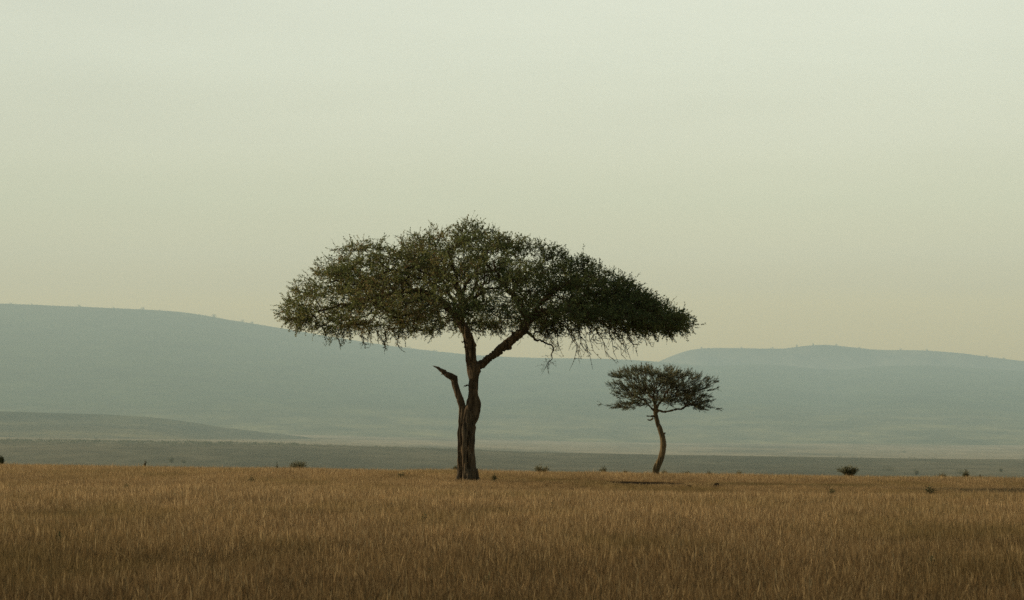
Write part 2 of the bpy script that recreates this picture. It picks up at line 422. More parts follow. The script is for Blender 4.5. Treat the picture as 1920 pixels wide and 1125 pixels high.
def remesh(o, voxel, disp):
    md = o.modifiers.new('r', 'REMESH'); md.mode = 'VOXEL'; md.voxel_size = voxel
    sm = o.modifiers.new('s', 'SMOOTH'); sm.factor = 0.5; sm.iterations = 3
    dg = bpy.context.evaluated_depsgraph_get(); me = bpy.data.meshes.new_from_object(o.evaluated_get(dg))
    old = o.data; o.modifiers.clear(); o.data = me; bpy.data.meshes.remove(old)
    n = len(me.vertices); co = np.zeros(n * 3); me.vertices.foreach_get('co', co); co = co.reshape(-1, 3)
    no = np.zeros(n * 3); me.vertices.foreach_get('normal', no); no = no.reshape(-1, 3)
    for k in range(n):
        x, y, z = co[k]
        a = mnoise.noise((x * 7, y * 7, z * 0.9)) * 0.6 + mnoise.noise((x * 15, y * 15, z * 2.6)) * 0.35 + mnoise.noise((x * 3, y * 3, z * 3)) * 0.5
        a -= max(0, 1 - abs(mnoise.noise((x * 5 + 5, y * 5, z * .6))) * 5) ** 1.5 * 1.5
        co[k] += no[k] * a * disp
    me.vertices.foreach_set('co', co.ravel()); me.polygons.foreach_set('use_smooth', np.ones(len(me.polygons), bool)); me.update()

# ------------------------------------------------------------------ the big tree
BD = 109.0
PXB = BD / F
def strand(pts):
    """rows of (u, v, width px, depth offset)"""
    P = np.array([at(u, v, BD + dd) for u, v, w_, dd in pts]); R = np.array([w_ * PXB / 2 for _, _, w_, _ in pts])
    Q = spline(np.hstack([P, R[:, None]]), 6)
    return Q[:, :3], np.maximum(Q[:, 3], 0.004)

base_big = at(876, 905, BD); base_big[2] = float(near_z(base_big[0], BD))
tree = empty('umbrella_tree', base_big)
tag(tree, 'large umbrella-shaped tree with wide dense dark green crown and forked trunk', 'tree')
ob = tuple(base_big)

mb = MB()
tr = [
    [(859, 925, 15, .06), (860.5, 905, 10, .08), (861.3, 880, 8.6, .08), (861.8, 850, 8.8, .06), (862, 825, 9, .05), (863.4, 800, 10, .03), (866, 780, 11.5, 0), (867, 764, 12, .05), (862, 746, 12.5, .08)],
    [(872, 925, 19, -.22), (872.5, 905, 13.5, -.2), (871.5, 880, 11, -.2), (870.5, 850, 10.5, -.2), (871, 820, 11, -.2), (873.5, 795, 12, -.17), (877.5, 775, 13, -.12), (881, 755, 13, -.02), (884, 735, 13, .02), (885, 715, 13, 0)],
    [(886, 925, 26, .05), (884.5, 905, 21, .05), (882.5, 880, 17.5, .05), (882, 850, 17, .05), (882.5, 825, 17, .04), (884, 800, 18.5, .02), (887.5, 780, 20, 0), (891, 766, 20.5, .0), (890.5, 750, 18, .0), (889, 735, 16, .02), (889.5, 715, 17, .02), (889, 700, 20, .0), (887.5, 688, 21, 0)],
    [(867, 925, 14, .22), (867, 900, 12, .2), (867, 860, 12, .18), (868, 810, 12, .16), (870, 790, 12, .14)],
    [(878, 860, 20, .16), (878, 830, 18, .16), (880, 800, 20, .14), (884, 770, 20, .1)],
    # left limb
    [(887, 720, 15, 0), (886.5, 702, 18, 0), (885, 690, 19, 0), (883.5, 675, 22, 0), (882.5, 660, 21.5, 0), (881, 645, 21, 0), (875.5, 628, 19.5, .0), (869.5, 614, 18, .02), (862, 601, 15.5, .05), (853, 590, 13, .05), (842, 576, 10, .0), (826, 561, 8, -.3), (806, 549, 6.5, -.8)],
    # right limb
    [(889, 712, 15, 0), (893, 697, 17, 0), (902, 684, 17, 0), (915, 673, 16, 0), (927, 664, 16, -.02), (939, 655, 17, -.02), (950, 645, 17, 0), (962, 636, 16.5, 0), (973, 627, 17, 0), (983, 616, 19, 0), (988, 604, 17, .0), (995, 594, 12, .0), (1010, 588.5, 10, -.05), (1032, 586, 9.5, -.1), (1052, 582, 8, .1), (1080, 579, 7, .3)],
    # root flare
    [(890, 880, 10, 0), (894, 896, 11, -.08), (899, 906, 10, -.2), (906, 914, 7, -.35)], [(862, 882, 8, .02), (859, 897, 9, -.05), (853, 907, 8, -.15), (846, 914, 6, -.25)], [(878, 880, 10, -.2), (878, 898, 11, -.32), (880, 910, 9, -.5)],
    # knobs and stubs
    [(890, 646, 9, 0), (894, 649, 3, 0)], [(955, 652, 10, 0), (958, 655, 5, 0)], [(963, 626, 6, 0), (960, 622, 5, 0)],
    [(873, 640, 4, -.05), (867, 641, 3.2, -.12), (863.5, 642, 1.2, -.14)], [(872, 650, 3, -.05), (866, 652, 1.4, -.1)],
    [(882, 722.5, 4, -.05), (875, 722.5, 4.2, -.1), (870, 725, 3.6, -.12), (868, 729, 1.2, -.12)],
]
for s in tr:
    P, R = strand(s); tube(mb, P, R, 14)
trunk = mb.build('trunk', BARK, tree, origin=ob)
remesh(trunk, 0.024, 0.06)

mb = MB()
P, R = strand([(867, 768, 12, .05), (864, 755, 12.4, .06), (860, 742, 13, .05), (856, 730, 13.4, .04), (853, 719, 14, .02), (851, 710, 15, 0), (845, 706, 13.5, 0), (838, 702, 12, -.02), (830, 696, 9.5, -.03), (823, 691, 6.5, -.04), (816, 687.5, 4.2, -.05), (810, 685.3, 1.6, -.06)])
tube(mb, P, R, 14)
P, R = strand([(851, 712, 10, 0), (855.5, 707, 6, 0), (856, 704.5, 3.5, 0)]); tube(mb, P, R, 10)
P, R = strand([(829, 701, 4, 0), (826, 704, 1.5, 0)]); tube(mb, P, R, 8)
dead = mb.build('dead_limb', BARK, tree, origin=ob); remesh(dead, 0.022, 0.03)
dead['label'] = 'broken bare limb pointing up to the left'

# skeleton limbs that carry the crown (u, v, depth offset)
limbs = {
    'L0': [(862, 601, .05), (853, 590, .05), (842, 576, 0), (826, 561, -.3), (806, 549, -.8), (770, 546, -1.3), (730, 552, -1.8), (690, 560, -2.0), (640, 572, -2.0), (590, 585, -1.7)],
    'L1': [(853, 590, .05), (850, 565, .6), (838, 535, 1.1), (812, 510, 1.7), (775, 490, 2.2), (730, 480, 2.6)],
    'L2': [(866, 608, .04), (868, 585, -.5), (868, 560, -1.1), (858, 530, -1.9), (850, 500, -2.8), (840, 470, -3.4)],
    'L3': [(860, 598, .04), (872, 570, .9), (888, 545, 1.8), (892, 515, 2.8), (885, 480, 3.8)],
    'L4': [(826, 561, -.3), (800, 562, .8), (765, 560, 2.0), (720, 560, 3.4), (670, 565, 4.2)],
    'R0': [(988, 604, 0), (1010, 588.5, -.05), (1032, 586, -.1), (1052, 582, .1), (1080, 579, .3), (1120, 586, .3), (1148, 600, .1), (1175, 608, 0), (1206, 612, -.1), (1245, 612, -.2)],
    'R1': [(985, 612, 0), (984, 585, .3), (972, 560, .6), (950, 540, 1.0), (930, 520, 1.3), (912, 495, 1.2), (905, 465, .8)],
    'R2': [(995, 594, 0), (1020, 565, -.8), (1050, 540, -1.5), (1085, 522, -2.2), (1120, 515, -2.8)],
    'R3': [(995, 594, 0), (1012, 570, 1.1), (1035, 548, 2.2), (1060, 530, 3.3), (1085, 520, 4.3)],
    'R4': [(988, 604, 0), (975, 575, -1.0), (955, 545, -2.2), (935, 515, -3.4), (925, 490, -4.4)],
    'R5': [(984, 620, 0), (995, 628, -.1), (1005, 634, -.2), (1016, 638, -.25), (1026, 645, -.3)],
    'M0': [(872, 570, .9), (867, 548, .3), (880, 527, -.3), (899, 513, -.6), (922, 509, -.8), (946, 500, -.9)],
    'M1': [(868, 560, -1.1), (850, 530, -1.3), (826, 521, -1.5), (798, 514, -1.8), (772, 500, -2.0)],
    'R6': [(1052, 582, .1), (1085, 560, -.8), (1125, 550, -1.4), (1165, 560, -1.8), (1200, 580, -2.0)],
}
limb_r = {'M0': (.085, .03), 'M1': (.07, .03), 'L0': (.15, .03), 'L1': (.085, .025), 'L2': (.09, .025), 'L3': (.085, .025), 'L4': (.06, .02), 'R0': (.15, .028), 'R1': (.1, .025), 'R2': (.085, .025), 'R3': (.085, .02), 'R4': (.08, .02), 'R5': (.06, .035), 'R6': (.055, .02)}
SP, SPar, SR, lname = [], [], [], []
limb_geo = {}
for nm, pts in limbs.items():
    P = spline(np.array([at(u, v, BD + dd) for u, v, dd in pts]), 3)
    j = rng.normal(size=P.shape) * 0.035; j[:2] = 0; P = P + j
    R = np.linspace(limb_r[nm][0], limb_r[nm][1], len(P)); limb_geo[nm] = (P, R)
    for k in range(len(P)):
        SP.append(P[k]); SPar.append(len(SP) - 2 if k else -1); SR.append(R[k]); lname.append(nm)
SP = np.array(SP); SR = np.array(SR)

# crown envelope: heights (photo rows) over radius for the left and the right side
UC = 905.0
RL, RR = (UC - 526) * PXB, (1303 - UC) * PXB; RYD = 7.0
topL = ([0, .08, .17, .27, .34, .44, .5, .55, .65, .73, .8, .87, .93, 1.0], [412, 413, 417, 428, 433, 443, 450, 455, 458, 462, 490, 514, 540, 580])
botL = ([0, .06, .15, .28, .38, .42, .5, .6, .7, .8, .9, .96, 1.0], [606, 606, 612, 602, 594, 606, 626, 632, 630, 627, 620, 612, 596])
topR = ([0, .05, .1, .19, .28, .36, .45, .53, .6, .7, .75, .81, .9, .97, 1.0], [412, 417, 426, 444, 452, 460, 476, 492, 508, 526, 540, 564, 582, 594, 606])
botR = ([0, .1, .2, .26, .4, .5, .6, .7, .8, .9, 1.0], [604, 612, 598, 590, 590, 592, 597, 605, 616, 630, 616])
def envelope(x, y):
    xc = x - at(UC, 600, BD)[0]
    rx = np.where(xc < 0, RL, RR)
    rho = np.sqrt((xc / rx) ** 2 + (y / RYD) ** 2); c = np.where(rho > 1e-6, (xc / rx) / np.maximum(rho, 1e-6), 0)
    wr = 0.5 + 0.5 * c; wr = wr * wr * (3 - 2 * wr)
    top = (1 - wr) * np.interp(rho, *topL) + wr * np.interp(rho, *topR)
    bot = (1 - wr) * np.interp(rho, *botL) + wr * np.interp(rho, *botR)
    return rho, zrow(top, BD), zrow(bot, BD)

X0 = at(UC, 600, BD)[0]
tg = []
# leafy pads: flat plates of twigs stacked through the umbrella, densest along its upper skin and rim
npad = 0
while npad < 430:
    th = random.uniform(0, 2 * math.pi); rr = math.sqrt(random.random()) * 0.97
    x = X0 + rr * math.cos(th) * (RL if math.cos(th) < 0 else RR); y = rr * math.sin(th) * RYD
    rho, zt, zb = envelope(np.array([x]), np.array([y])); zt, zb = zt[0], zb[0]
    t = random.random() ** 1.3
    hrel = zt - (0.22 + t * max(zt - zb - 0.5, 0.1))
    # hollow: fewer leaves low down near the middle
    if t > 0.62 and rr < 0.42 and random.random() < 0.8: continue
    if 0.3 < t < 0.75 and -0.2 < (x - X0) / RR < 0.2 and rr < 0.8 and random.random() < 0.82: continue
    if mnoise.noise((x * .5, y * .5, hrel * .9)) < -0.42: continue
    npad += 1
    prx = random.uniform(0.5, 1.05); pry = prx * random.uniform(.8, 1.2); prz = random.uniform(.14, .3)
    m = random.randint(9, 13)
    q = rng.normal(size=(m, 3)) * (prx * .55, pry * .55, prz * .6) + (x, y, hrel)
    q[:, 2] -= 0.12 * ((q[:, 0] - x) ** 2 + (q[:, 1] - y) ** 2)
    rho, zt2, zb2 = envelope(q[:, 0], q[:, 1])
    ok = (rho < 1.0)
    q[:, 2] = np.minimum(q[:, 2], zt2 - 0.12); q[:, 2] = np.maximum(q[:, 2], zb2 + 0.1)
    tg.append(q[ok])
tg = np.concatenate(tg); tg[:, 1] += BD
print('targets', len(tg))
P, par, R, kids, N0 = grow(SP, SPar, SR, tg, 0.3)
ch = chains(P, par, R, kids, N0)

br = {k: MB() for k in limbs}
for nm, (p, r) in limb_geo.items():
    tube(br[nm], p, r * (1 + 0.1 * rng.normal(size=len(r))), 8)
for idx in ch:
    rad = R[idx].copy(); rad[0] = min(rad[0], rad[1] * 1.15)
    q, r = wiggle(P[idx], rad, 0.16, 3)
    k = idx[0]
    while k >= N0: k = par[k]
    tube(br[lname[k]], q, np.maximum(r, 0.006), 5 if rad.max() > 0.02 else 4, cap=False)

def twiggy(mb_leaf, mb_twig, C, out, n_tw, lmin, lmax, per, leaf_l, leaf_w, droop=0.0, spread=0.9, tint_c=0.4, tr=0.0035):
    tint_c = np.broadcast_to(np.asarray(tint_c, float), (len(C),))
    """fine twigs around each point with leaves along them"""
    for c, o, tcn in zip(C, out, tint_c):
        tb = np.clip(rng.normal(tcn, 0.13), 0, 1)
        for _ in range(n_tw):
            d = norm(o + rng.normal(size=3) * spread); L = random.uniform(lmin, lmax)
            s = c + rng.normal(size=3) * 0.05
            bend = rng.normal(size=3) * 0.25 * L + np.array((0, 0, -droop * L))
            tt = np.linspace(0, 1, 4)[:, None]; q = s + d * L * tt + bend * tt ** 2
            tube(mb_twig, q, np.linspace(tr * 1.4, tr * 0.7, 4), 3, cap=False)
            m = max(2, int(per * L / lmax * random.uniform(.7, 1.3)))
            t = rng.random((m, 1)) ** 0.7 * 1.03
            cc = s + d * L * t + bend * t ** 2
            dd = d * 0.6 + rng.normal(size=(m, 3)) * 0.8
            ln = leaf_l * rng.uniform(.6, 1.3, m)
            leaves(mb_leaf, cc, dd, ln, ln * leaf_w, np.clip(tb + rng.normal(0, .14, m), 0, 1))

lf = MB()
tw = MB()
pts = P[N0:]; prnt = P[par[N0:]]
rho, zt, zb = envelope(pts[:, 0], pts[:, 1] - BD)
hn = (pts[:, 2] - zb) / np.maximum(zt - zb, .2)
outd = norm(pts - prnt) * 0.6 + np.stack([(pts[:, 0] - X0) / RR * 0.7, (pts[:, 1] - BD) / RYD * 0.7, 0.15 + 0.55 * hn], -1)
# sunlight painted into the leaf tint: warmer, lighter on the left; mottled at random
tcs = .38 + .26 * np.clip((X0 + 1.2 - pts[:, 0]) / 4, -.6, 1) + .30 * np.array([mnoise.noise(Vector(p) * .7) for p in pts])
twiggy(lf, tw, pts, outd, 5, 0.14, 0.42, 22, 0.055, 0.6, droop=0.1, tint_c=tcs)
# a ragged skin of stray shoots standing out of the top
top = (hn > 0.78); sel = np.flatnonzero(top); sel = rng.choice(sel, min(len(sel), 420), replace=False)
twiggy(lf, tw, pts[sel], outd[sel] * 0.5 + np.array((0, 0, .9)), 2, 0.2, 0.5, 13, 0.05, 0.6, spread=0.6)
# drooping fringe under the crown
def hang(u, v, dd, L, lean=0.0, leafy=8, mbx=None):
    p0 = at(u, v, BD + dd); n_ = 6; tt = np.linspace(0, 1, n_)
    q = p0 + np.stack([lean * L * tt + 0.06 * L * np.cumsum(rng.normal(size=n_)), 0.06 * L * np.cumsum(rng.normal(size=n_)), -L * tt ** 1.15], -1)
    tube(tw if mbx is None else mbx, q, np.linspace(0.012, 0.005, n_), 4, cap=False)
    for k in range(1, n_):
        m = leafy
        if random.random() < 0.75:
            d = norm(rng.normal(size=3) + np.array((lean, 0, -.3))); l2 = L * random.uniform(.15, .35); t4 = np.linspace(0, 1, 3)[:, None]
            s = q[k] + d * l2 * t4; tube(tw, s, np.linspace(.006, .003, 3), 3, cap=False)
            m2 = max(1, m // 2); t = rng.random((m2, 1)); cc = q[k] + d * l2 * t
            ln = .05 * rng.uniform(.6, 1.2, m2); leaves(lf, cc, d + rng.normal(size=(m2, 3)) * .7, ln, ln * .55, np.clip(rng.normal(.4, .18, m2), 0, 1))
        t = rng.random((m, 1)); cc = q[k] * t + q[k - 1] * (1 - t) + rng.normal(size=(m, 3)) * .03
        ln = .05 * rng.uniform(.6, 1.2, m); leaves(lf, cc, rng.normal(size=(m, 3)), ln, ln * .55, np.clip(rng.normal(.4, .18, m), 0, 1))
for u0, u1, v0, v1, cnt, l0, l1, lean, lfy in ((600, 760, 600, 620, 26, .25, .7, .1, 9), (690, 745, 612, 625, 4, .5, 0.95, .15, 5), (760, 870, 588, 606, 26, .3, .8, 0, 8), (925, 985, 585, 606, 18, .3, .8, 0, 6),
                                               (1000, 1090, 592, 612, 14, .3, .8, .3, 5), (1150, 1290, 608, 622, 22, .25, .6, .3, 8), (540, 610, 590, 604, 16, .25, .6, 0, 8)):
    for _ in range(cnt): hang(random.uniform(u0, u1), random.uniform(v0, v1), random.uniform(-2.5, 2.5), random.uniform(l0, l1), lean + random.gauss(0, .15), lfy)
# bent boughs that droop out of the right half
def bough(u, v, dd, L, lean, r0):
    p0 = at(u, v, BD + dd); n_ = 9; tt = np.linspace(0, 1, n_)
    wob = np.cumsum(rng.normal(size=(n_, 2)), 0) * .045 * L
    q = p0 + np.stack([lean * L * tt ** .8 + wob[:, 0], wob[:, 1] + .15 * L * tt * rng.normal(), -L * tt ** 1.5 * .9], -1)
    tube(tw, q, np.linspace(r0 * 1.5, .008, n_), 5, cap=False)
    for k in range(1, n_):
        for _ in range(2):
            d = norm(np.array((lean * .7, 0, random.choice((-.6, -.2, .3)))) + rng.normal(size=3) * .5); l2 = L * random.uniform(.12, .38); t5 = np.linspace(0, 1, 4)[:, None]
            sg_ = q[k] + d * l2 * t5 + rng.normal(size=3) * .12 * l2 * t5 ** 2 + np.array((0, 0, -.2 * l2)) * t5 ** 2
            tube(tw, sg_, np.linspace(.011, .004, 4), 3, cap=False)
            m2 = random.randint(5, 14); t = rng.random((m2, 1)); cc = q[k] + (sg_[-1] - q[k]) * t
            ln = .05 * rng.uniform(.6, 1.2, m2); leaves(lf, cc, d + rng.normal(size=(m2, 3)) * .7, ln, ln * .55, np.clip(rng.normal(.4, .18, m2), 0, 1))
for u, v, L, le, r0 in ((1008, 600, .7, .5, .014), (1030, 596, 1.2, .35, .02), (1046, 598, .8, .7, .014), (1058, 594, 1.45, .3, .02), (1066, 600, 1.5, .55, .018), (1082, 596, 1.1, .75, .018), (1016, 606, 1.0, .6, .016), (1040, 602, 1.6, .45, .018), (1072, 602, 1.3, .35, .016), (1088, 600, 1.6, .6, .018), (1128, 600, 1.5, .45, .016), (1160, 606, 1.1, .6, .014), (600, 612, .5, .3, .012), (625, 622, .6, .5, .012), (678, 622, .7, .3, .012), (722, 622, .7, -.2, .012), (1096, 598, 1.35, .42, .016), (1108, 594, 1.5, .5, .022), (1120, 600, 1.0, .8, .016),
                        (1140, 602, 1.25, .55, .02), (1150, 606, .9, .9, .014), (1180, 612, .5, .8, .012), (1214, 618, .5, .7, .012), (1250, 620, .45, .6, .012), (985, 602, .6, .3, .012), (948, 600, .55, -.3, .012), (820, 606, .6, -.4, .012), (735, 618, .8, .4, .014), (705, 620, .7, .5, .012), (652, 616, .6, -.3, .012)):
    bough(u, v, random.uniform(-1.8, 1.2), L, le, r0)
# the crooked low branch on the right with its tuft
q = spline(np.array([at(u, v, BD + d) for u, v, d in [(1026, 645, -.3), (1034, 647, -.3), (1038, 655, -.32), (1034, 664, -.33), (1035, 673, -.35), (1028, 680, -.35), (1022, 690, -.36)]]), 4)
tube(br['R5'], q, np.linspace(.035, .008, len(q)), 6)
q2 = spline(np.array([at(u, v, BD + d) for u, v, d in [(1000, 630, -.1), (1004, 622, -.2), (1012, 624, -.3), (1020, 630, -.3), (1030, 632, -.4)]]), 4); tube(br['R5'], q2, np.linspace(.03, .008, len(q2)), 5)
twiggy(lf, tw, q[-8:], np.tile((-0.3, 0, -.6), (8, 1)), 3, .15, .38, 6, .05, .5, spread=.7)
twiggy(lf, tw, q[4:12], np.tile((0.6, 0, .1), (8, 1)), 2, .2, .5, 6, .05, .5, spread=.8)
twiggy(lf, tw, q2[6:], np.tile((0.2, 0, .5), (len(q2) - 6, 1)), 2, .2, .5, 6, .05, .5, spread=.8)

for nm in limbs: br[nm].build('branch', TWIG, tree, smooth=True, origin=ob)
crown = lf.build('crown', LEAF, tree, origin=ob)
two = tw.build('twig', TWIG, crown, origin=(0, 0, 0)) if False else None
tw_me = tw.mesh('twig', False, ob); tw_me.materials.append(TWIG); two = bpy.data.objects.new('twig', tw_me); COL.objects.link(two); two.parent = crown
two['kind'] = 'stuff'
print('leaves', sum(len(f) for f in lf.f4))

# ------------------------------------------------------------------ the small tree
SD = 130.0
PXS = SD / F
base_s = at(1230, 890, SD); base_s[2] = float(near_z(base_s[0], SD))
stree = empty('umbrella_tree', base_s)
tag(stree, 'small slender flat-topped tree with bent pale trunk, standing right of the large one', 'tree')
os_ = tuple(base_s)
def strand_s(pts):
    P = np.array([at(u, v, SD + dd) for u, v, w_, dd in pts]); R = np.array([w_ * PXS / 2 for _, _, w_, _ in pts])
    Q = spline(np.hstack([P, R[:, None]]), 6); return Q[:, :3], np.maximum(Q[:, 3], .004)
mb = MB()
for s in [[(1228, 905, 18, 0), (1230, 887, 12.5, 0), (1233, 875, 12, 0), (1237, 865, 11.8, 0), (1240, 857, 12, 0), (1242.5, 845, 12, 0), (1243.5, 835, 12, 0), (1243, 825, 11, 0), (1241, 815, 10.5, 0), (1237, 804, 10, 0), (1233.5, 794, 9, 0), (1231, 784, 8.2, 0), (1228.8, 774, 8.6, 0), (1229, 766, 8, 0), (1227.5, 756, 6, 0), (1223.5, 747, 5, .1), (1217, 738, 4.2, .2), (1211, 727, 3.5, .3)],
          [(1221.5, 905, 4, -.05), (1224, 887, 3, -.06), (1227, 874, 3, -.04), (1232, 864, 3, .05), (1237, 858, 3, .1)],
          [(1230, 774, 6, 0), (1235, 770, 5.2, 0), (1243, 772, 4.4, -.05), (1251, 771.5, 4.2, -.1), (1260, 769.5, 4, -.15), (1270, 767, 4, -.2), (1278, 767, 4, -.2), (1284, 764, 3, -.2), (1290, 760, 2.2, -.3)],
          [(1246, 813, 4, 0), (1247.5, 810.5, 1.5, 0)],
          [(1226, 780, 4, 0), (1219, 780.5, 3, -.1), (1213, 780, 2.6, -.15), (1211, 780, 1, -.15)],
          [(1225, 784, 3.5, 0), (1220, 787.5, 3, .1), (1216, 787.5, 2.4, .1), (1213.5, 785.5, 1.2, .1)],
          [(1230, 768, 6, 0), (1235, 758, 4.6, .1), (1243, 750, 4, .3), (1255, 745, 3.2, .6), (1268, 742, 2.8, .9)],
          [(1227, 770, 5, 0), (1221, 765, 3.6, -.1), (1214, 757, 3, -.25), (1206, 750, 2.5, -.4)]]:
    P, R = strand_s(s); tube(mb, P, R, 12)
st = mb.build('trunk', BARK_PALE, stree, origin=os_); remesh(st, 0.018, 0.016)

slimbs = {
    'a': [(1223.5, 747, .1), (1217, 738, .2), (1211, 727, .3), (1205, 715, .4), (1200, 702, .5)],
    'b': [(1228, 760, 0), (1226, 745, -.3), (1228, 730, -.6), (1234, 715, -.8), (1240, 700, -.9)],
    'c': [(1278, 767, -.2), (1290, 760, -.3), (1302, 752, -.4), (1312, 746, -.4), (1320, 742, -.3)],
    'd': [(1255, 745, .6), (1268, 742, .9), (1282, 736, 1.1), (1296, 728, 1.2), (1310, 720, 1.2)],
    'e': [(1214, 757, -.25), (1206, 750, -.4), (1194, 742, -.6), (1184, 739, -.7), (1174, 738, -.7)],
    'f': [(1243, 750, .3), (1250, 735, .2), (1262, 720, 0), (1274, 708, -.2), (1284, 700, -.3)],
    'g': [(1217, 738, .2), (1203, 730, .6), (1188, 720, .9), (1176, 713, 1.0), (1164, 707, 1.0)],
    'h': [(1228, 758, 0), (1232, 742, .6), (1240, 726, 1.2), (1250, 712, 1.5)],
}
SP, SPar, SR, lname = [], [], [], []; lg = {}
for nm, pts in slimbs.items():
    P = spline(np.array([at(u, v, SD + dd) for u, v, dd in pts]), 3); j = rng.normal(size=P.shape) * .02; j[0] = 0; P = P + j
    R = np.linspace(.045, .014, len(P)); lg[nm] = (P, R)
    for k in range(len(P)):
        SP.append(P[k]); SPar.append(len(SP) - 2 if k else -1); SR.append(R[k]); lname.append(nm)
topS = ([1130, 1140, 1155, 1185, 1206, 1240, 1262, 1290, 1308, 1338, 1352], [716, 700, 690, 683, 681, 681, 686, 692, 700, 704, 714])
botS = ([1130, 1140, 1158, 1180, 1200, 1225, 1250, 1290, 1320, 1345, 1352], [735, 752, 762, 767, 768, 756, 760, 764, 766, 760, 740])
tg = []
while sum(len(q) for q in tg) < 1150:
    th = random.uniform(0, 2 * math.pi); rr = math.sqrt(random.random()) * .98
    u = 1244 + rr * math.cos(th) * 90; y = rr * math.sin(th) * 2.3
    k = math.sqrt(max(0, 1 - (y / 2.5) ** 2)); t0, b0 = np.interp(u, *topS), np.interp(u, *botS)
    v = 724 + (t0 + 9 + (b0 - t0 - 8) * random.random() ** .95 - 724) * (0.45 + .55 * k)
    if v > 738 and rr < .5 and random.random() < .4: continue
    c = at(u, v, SD + y)
    q = c + rng.normal(size=(8, 3)) * (.24, .24, .045)
    tg.append(q)
tg = np.concatenate(tg)
P, par, R, kids, N0 = grow(np.array(SP), SPar, np.array(SR), tg, .32, .0055)
ch = chains(P, par, R, kids, N0)
br = {k: MB() for k in slimbs}
for nm, (p, r) in lg.items(): tube(br[nm], p, r, 6)
for idx in ch:
    rad = R[idx].copy(); rad[0] = min(rad[0], rad[1] * 1.15); q, r = wiggle(P[idx], rad, .14, 3); k = idx[0]
    while k >= N0: k = par[k]
    tube(br[lname[k]], q, np.maximum(r, .005), 4, cap=False)
lf = MB(); tw = MB()
pts = P[N0:]; prnt = P[par[N0:]]; cx = at(1236, 775, SD)
outd = norm(pts - prnt) * .5 + norm(pts - cx) * 1.1
for c, o in zip(pts, outd):
    tb = np.clip(rng.normal(.42, .18), 0, 1)
    for _ in range(3):
        d = norm(o + rng.normal(size=3) * np.array((.5, .5, .4))); L = random.uniform(.13, .34); tt = np.linspace(0, 1, 3)[:, None]
        q = c + d * L * tt + np.array((0, 0, .08 * L)) * tt ** 2
        tube(tw, q, np.linspace(.006, .003, 3), 3, cap=False)
        m = random.randint(9, 14); t = rng.random((m, 1)); ln = rng.uniform(.05, .12, m)
        leaves(lf, q[0] + d * L * t, d * 1.0 + rng.normal(size=(m, 3)) * .35, ln, ln * .19, np.clip(tb + rng.normal(0, .12, m), 0, 1))
for nm in slimbs: br[nm].build('branch', TWIG, stree, smooth=True, origin=os_)
scrown = lf.build('crown', THORN, stree, origin=os_)
tw_me = tw.mesh('twig', False, os_); tw_me.materials.append(TWIG); two = bpy.data.objects.new('twig', tw_me); COL.objects.link(two); two.parent = scrown; two['kind'] = 'stuff'

# ------------------------------------------------------------------ bushes, weeds, far trees
def bush(name, u, vb, d, wpx, hpx, label, cat, group=None, style='round', mat=BUSH, trunk_px=0, n=None, haze=False, z=None):
    """leafy bush wpx by hpx photo pixels at distance d whose foot is at row vb"""
    px = d / F; b = at(u, vb, d); Wm, Hm = wpx * px, hpx * px
    if z is not None: b[2] = z
    o = empty(name, b); tag(o, label, cat, group)
    lf = MB(); st = MB()
    n = n or int(min(2600, 200 + wpx * hpx * 1.5))
    ns = 7 if style != 'flat' else 4
    tips = []
    for k in range(ns * 2):
        a = random.uniform(0, 2 * math.pi); r = math.sqrt(random.random()) * .42
        h = Hm * random.uniform(.55, .9)
        tip = np.array((r * math.cos(a) * Wm, r * math.sin(a) * Wm, h * math.sqrt(max(.15, 1 - (r / .55) ** 2))))
        t = np.linspace(0, 1, 4)[:, None]; q = np.array((0, 0, -Hm * .15)) * (1 - t) + tip * t * np.array((1, 1, 1)); q[:, :2] *= t if style == 'flat' else 1
        tube(st, q, np.linspace(max(.03, trunk_px * px * .5) if style == 'flat' else .022 * Hm, .006 * Hm, 4), 4, cap=False); tips.append(tip)
    tips = np.array(tips)
    ci = rng.integers(0, len(tips), n)
    if style == 'spiky':
        c = tips[ci] * rng.uniform(.08, 1.0, (n, 1)) + rng.normal(size=(n, 3)) * (Wm * .06, Wm * .06, Hm * .07)
        dd = norm(tips[ci]) + rng.normal(size=(n, 3)) * .4 + (0, 0, .3); ln = Hm * rng.uniform(.12, .3, n); wd = .16
    elif style == 'flat':
        c = tips[ci] + rng.normal(size=(n, 3)) * (Wm * .13, Wm * .13, Hm * .1); dd = rng.normal(size=(n, 3)); ln = Hm * rng.uniform(.05, .12, n); wd = .6
    else:
        c = tips[ci] * np.concatenate([np.repeat(rng.uniform(.5, 1.08, (n, 1)), 2, 1), rng.uniform(.02, 1.05, (n, 1))], 1) + rng.normal(size=(n, 3)) * (Wm * .08, Wm * .08, Hm * .08); dd = rng.normal(size=(n, 3)) + (0, 0, .2); ln = Hm * rng.uniform(.06, .15, n); wd = .6
    c[:, 2] = np.maximum(c[:, 2], 0.02 * Hm)
    leaves(lf, c, dd, ln, ln * wd, np.clip(rng.normal(.4, .22, n), 0, 1))
    f = lf.build('foliage', mat, o); s = st.build('stem', TWIG, o)
    if False:
        # too small in the picture to show parts: one mesh
        me = lf.mesh(name); me.materials.append(mat)
        bpy.data.objects.remove(o); o = bpy.data.objects.new(name, me); COL.objects.link(o); o.location = b; tag(o, label, cat, group)
    return o

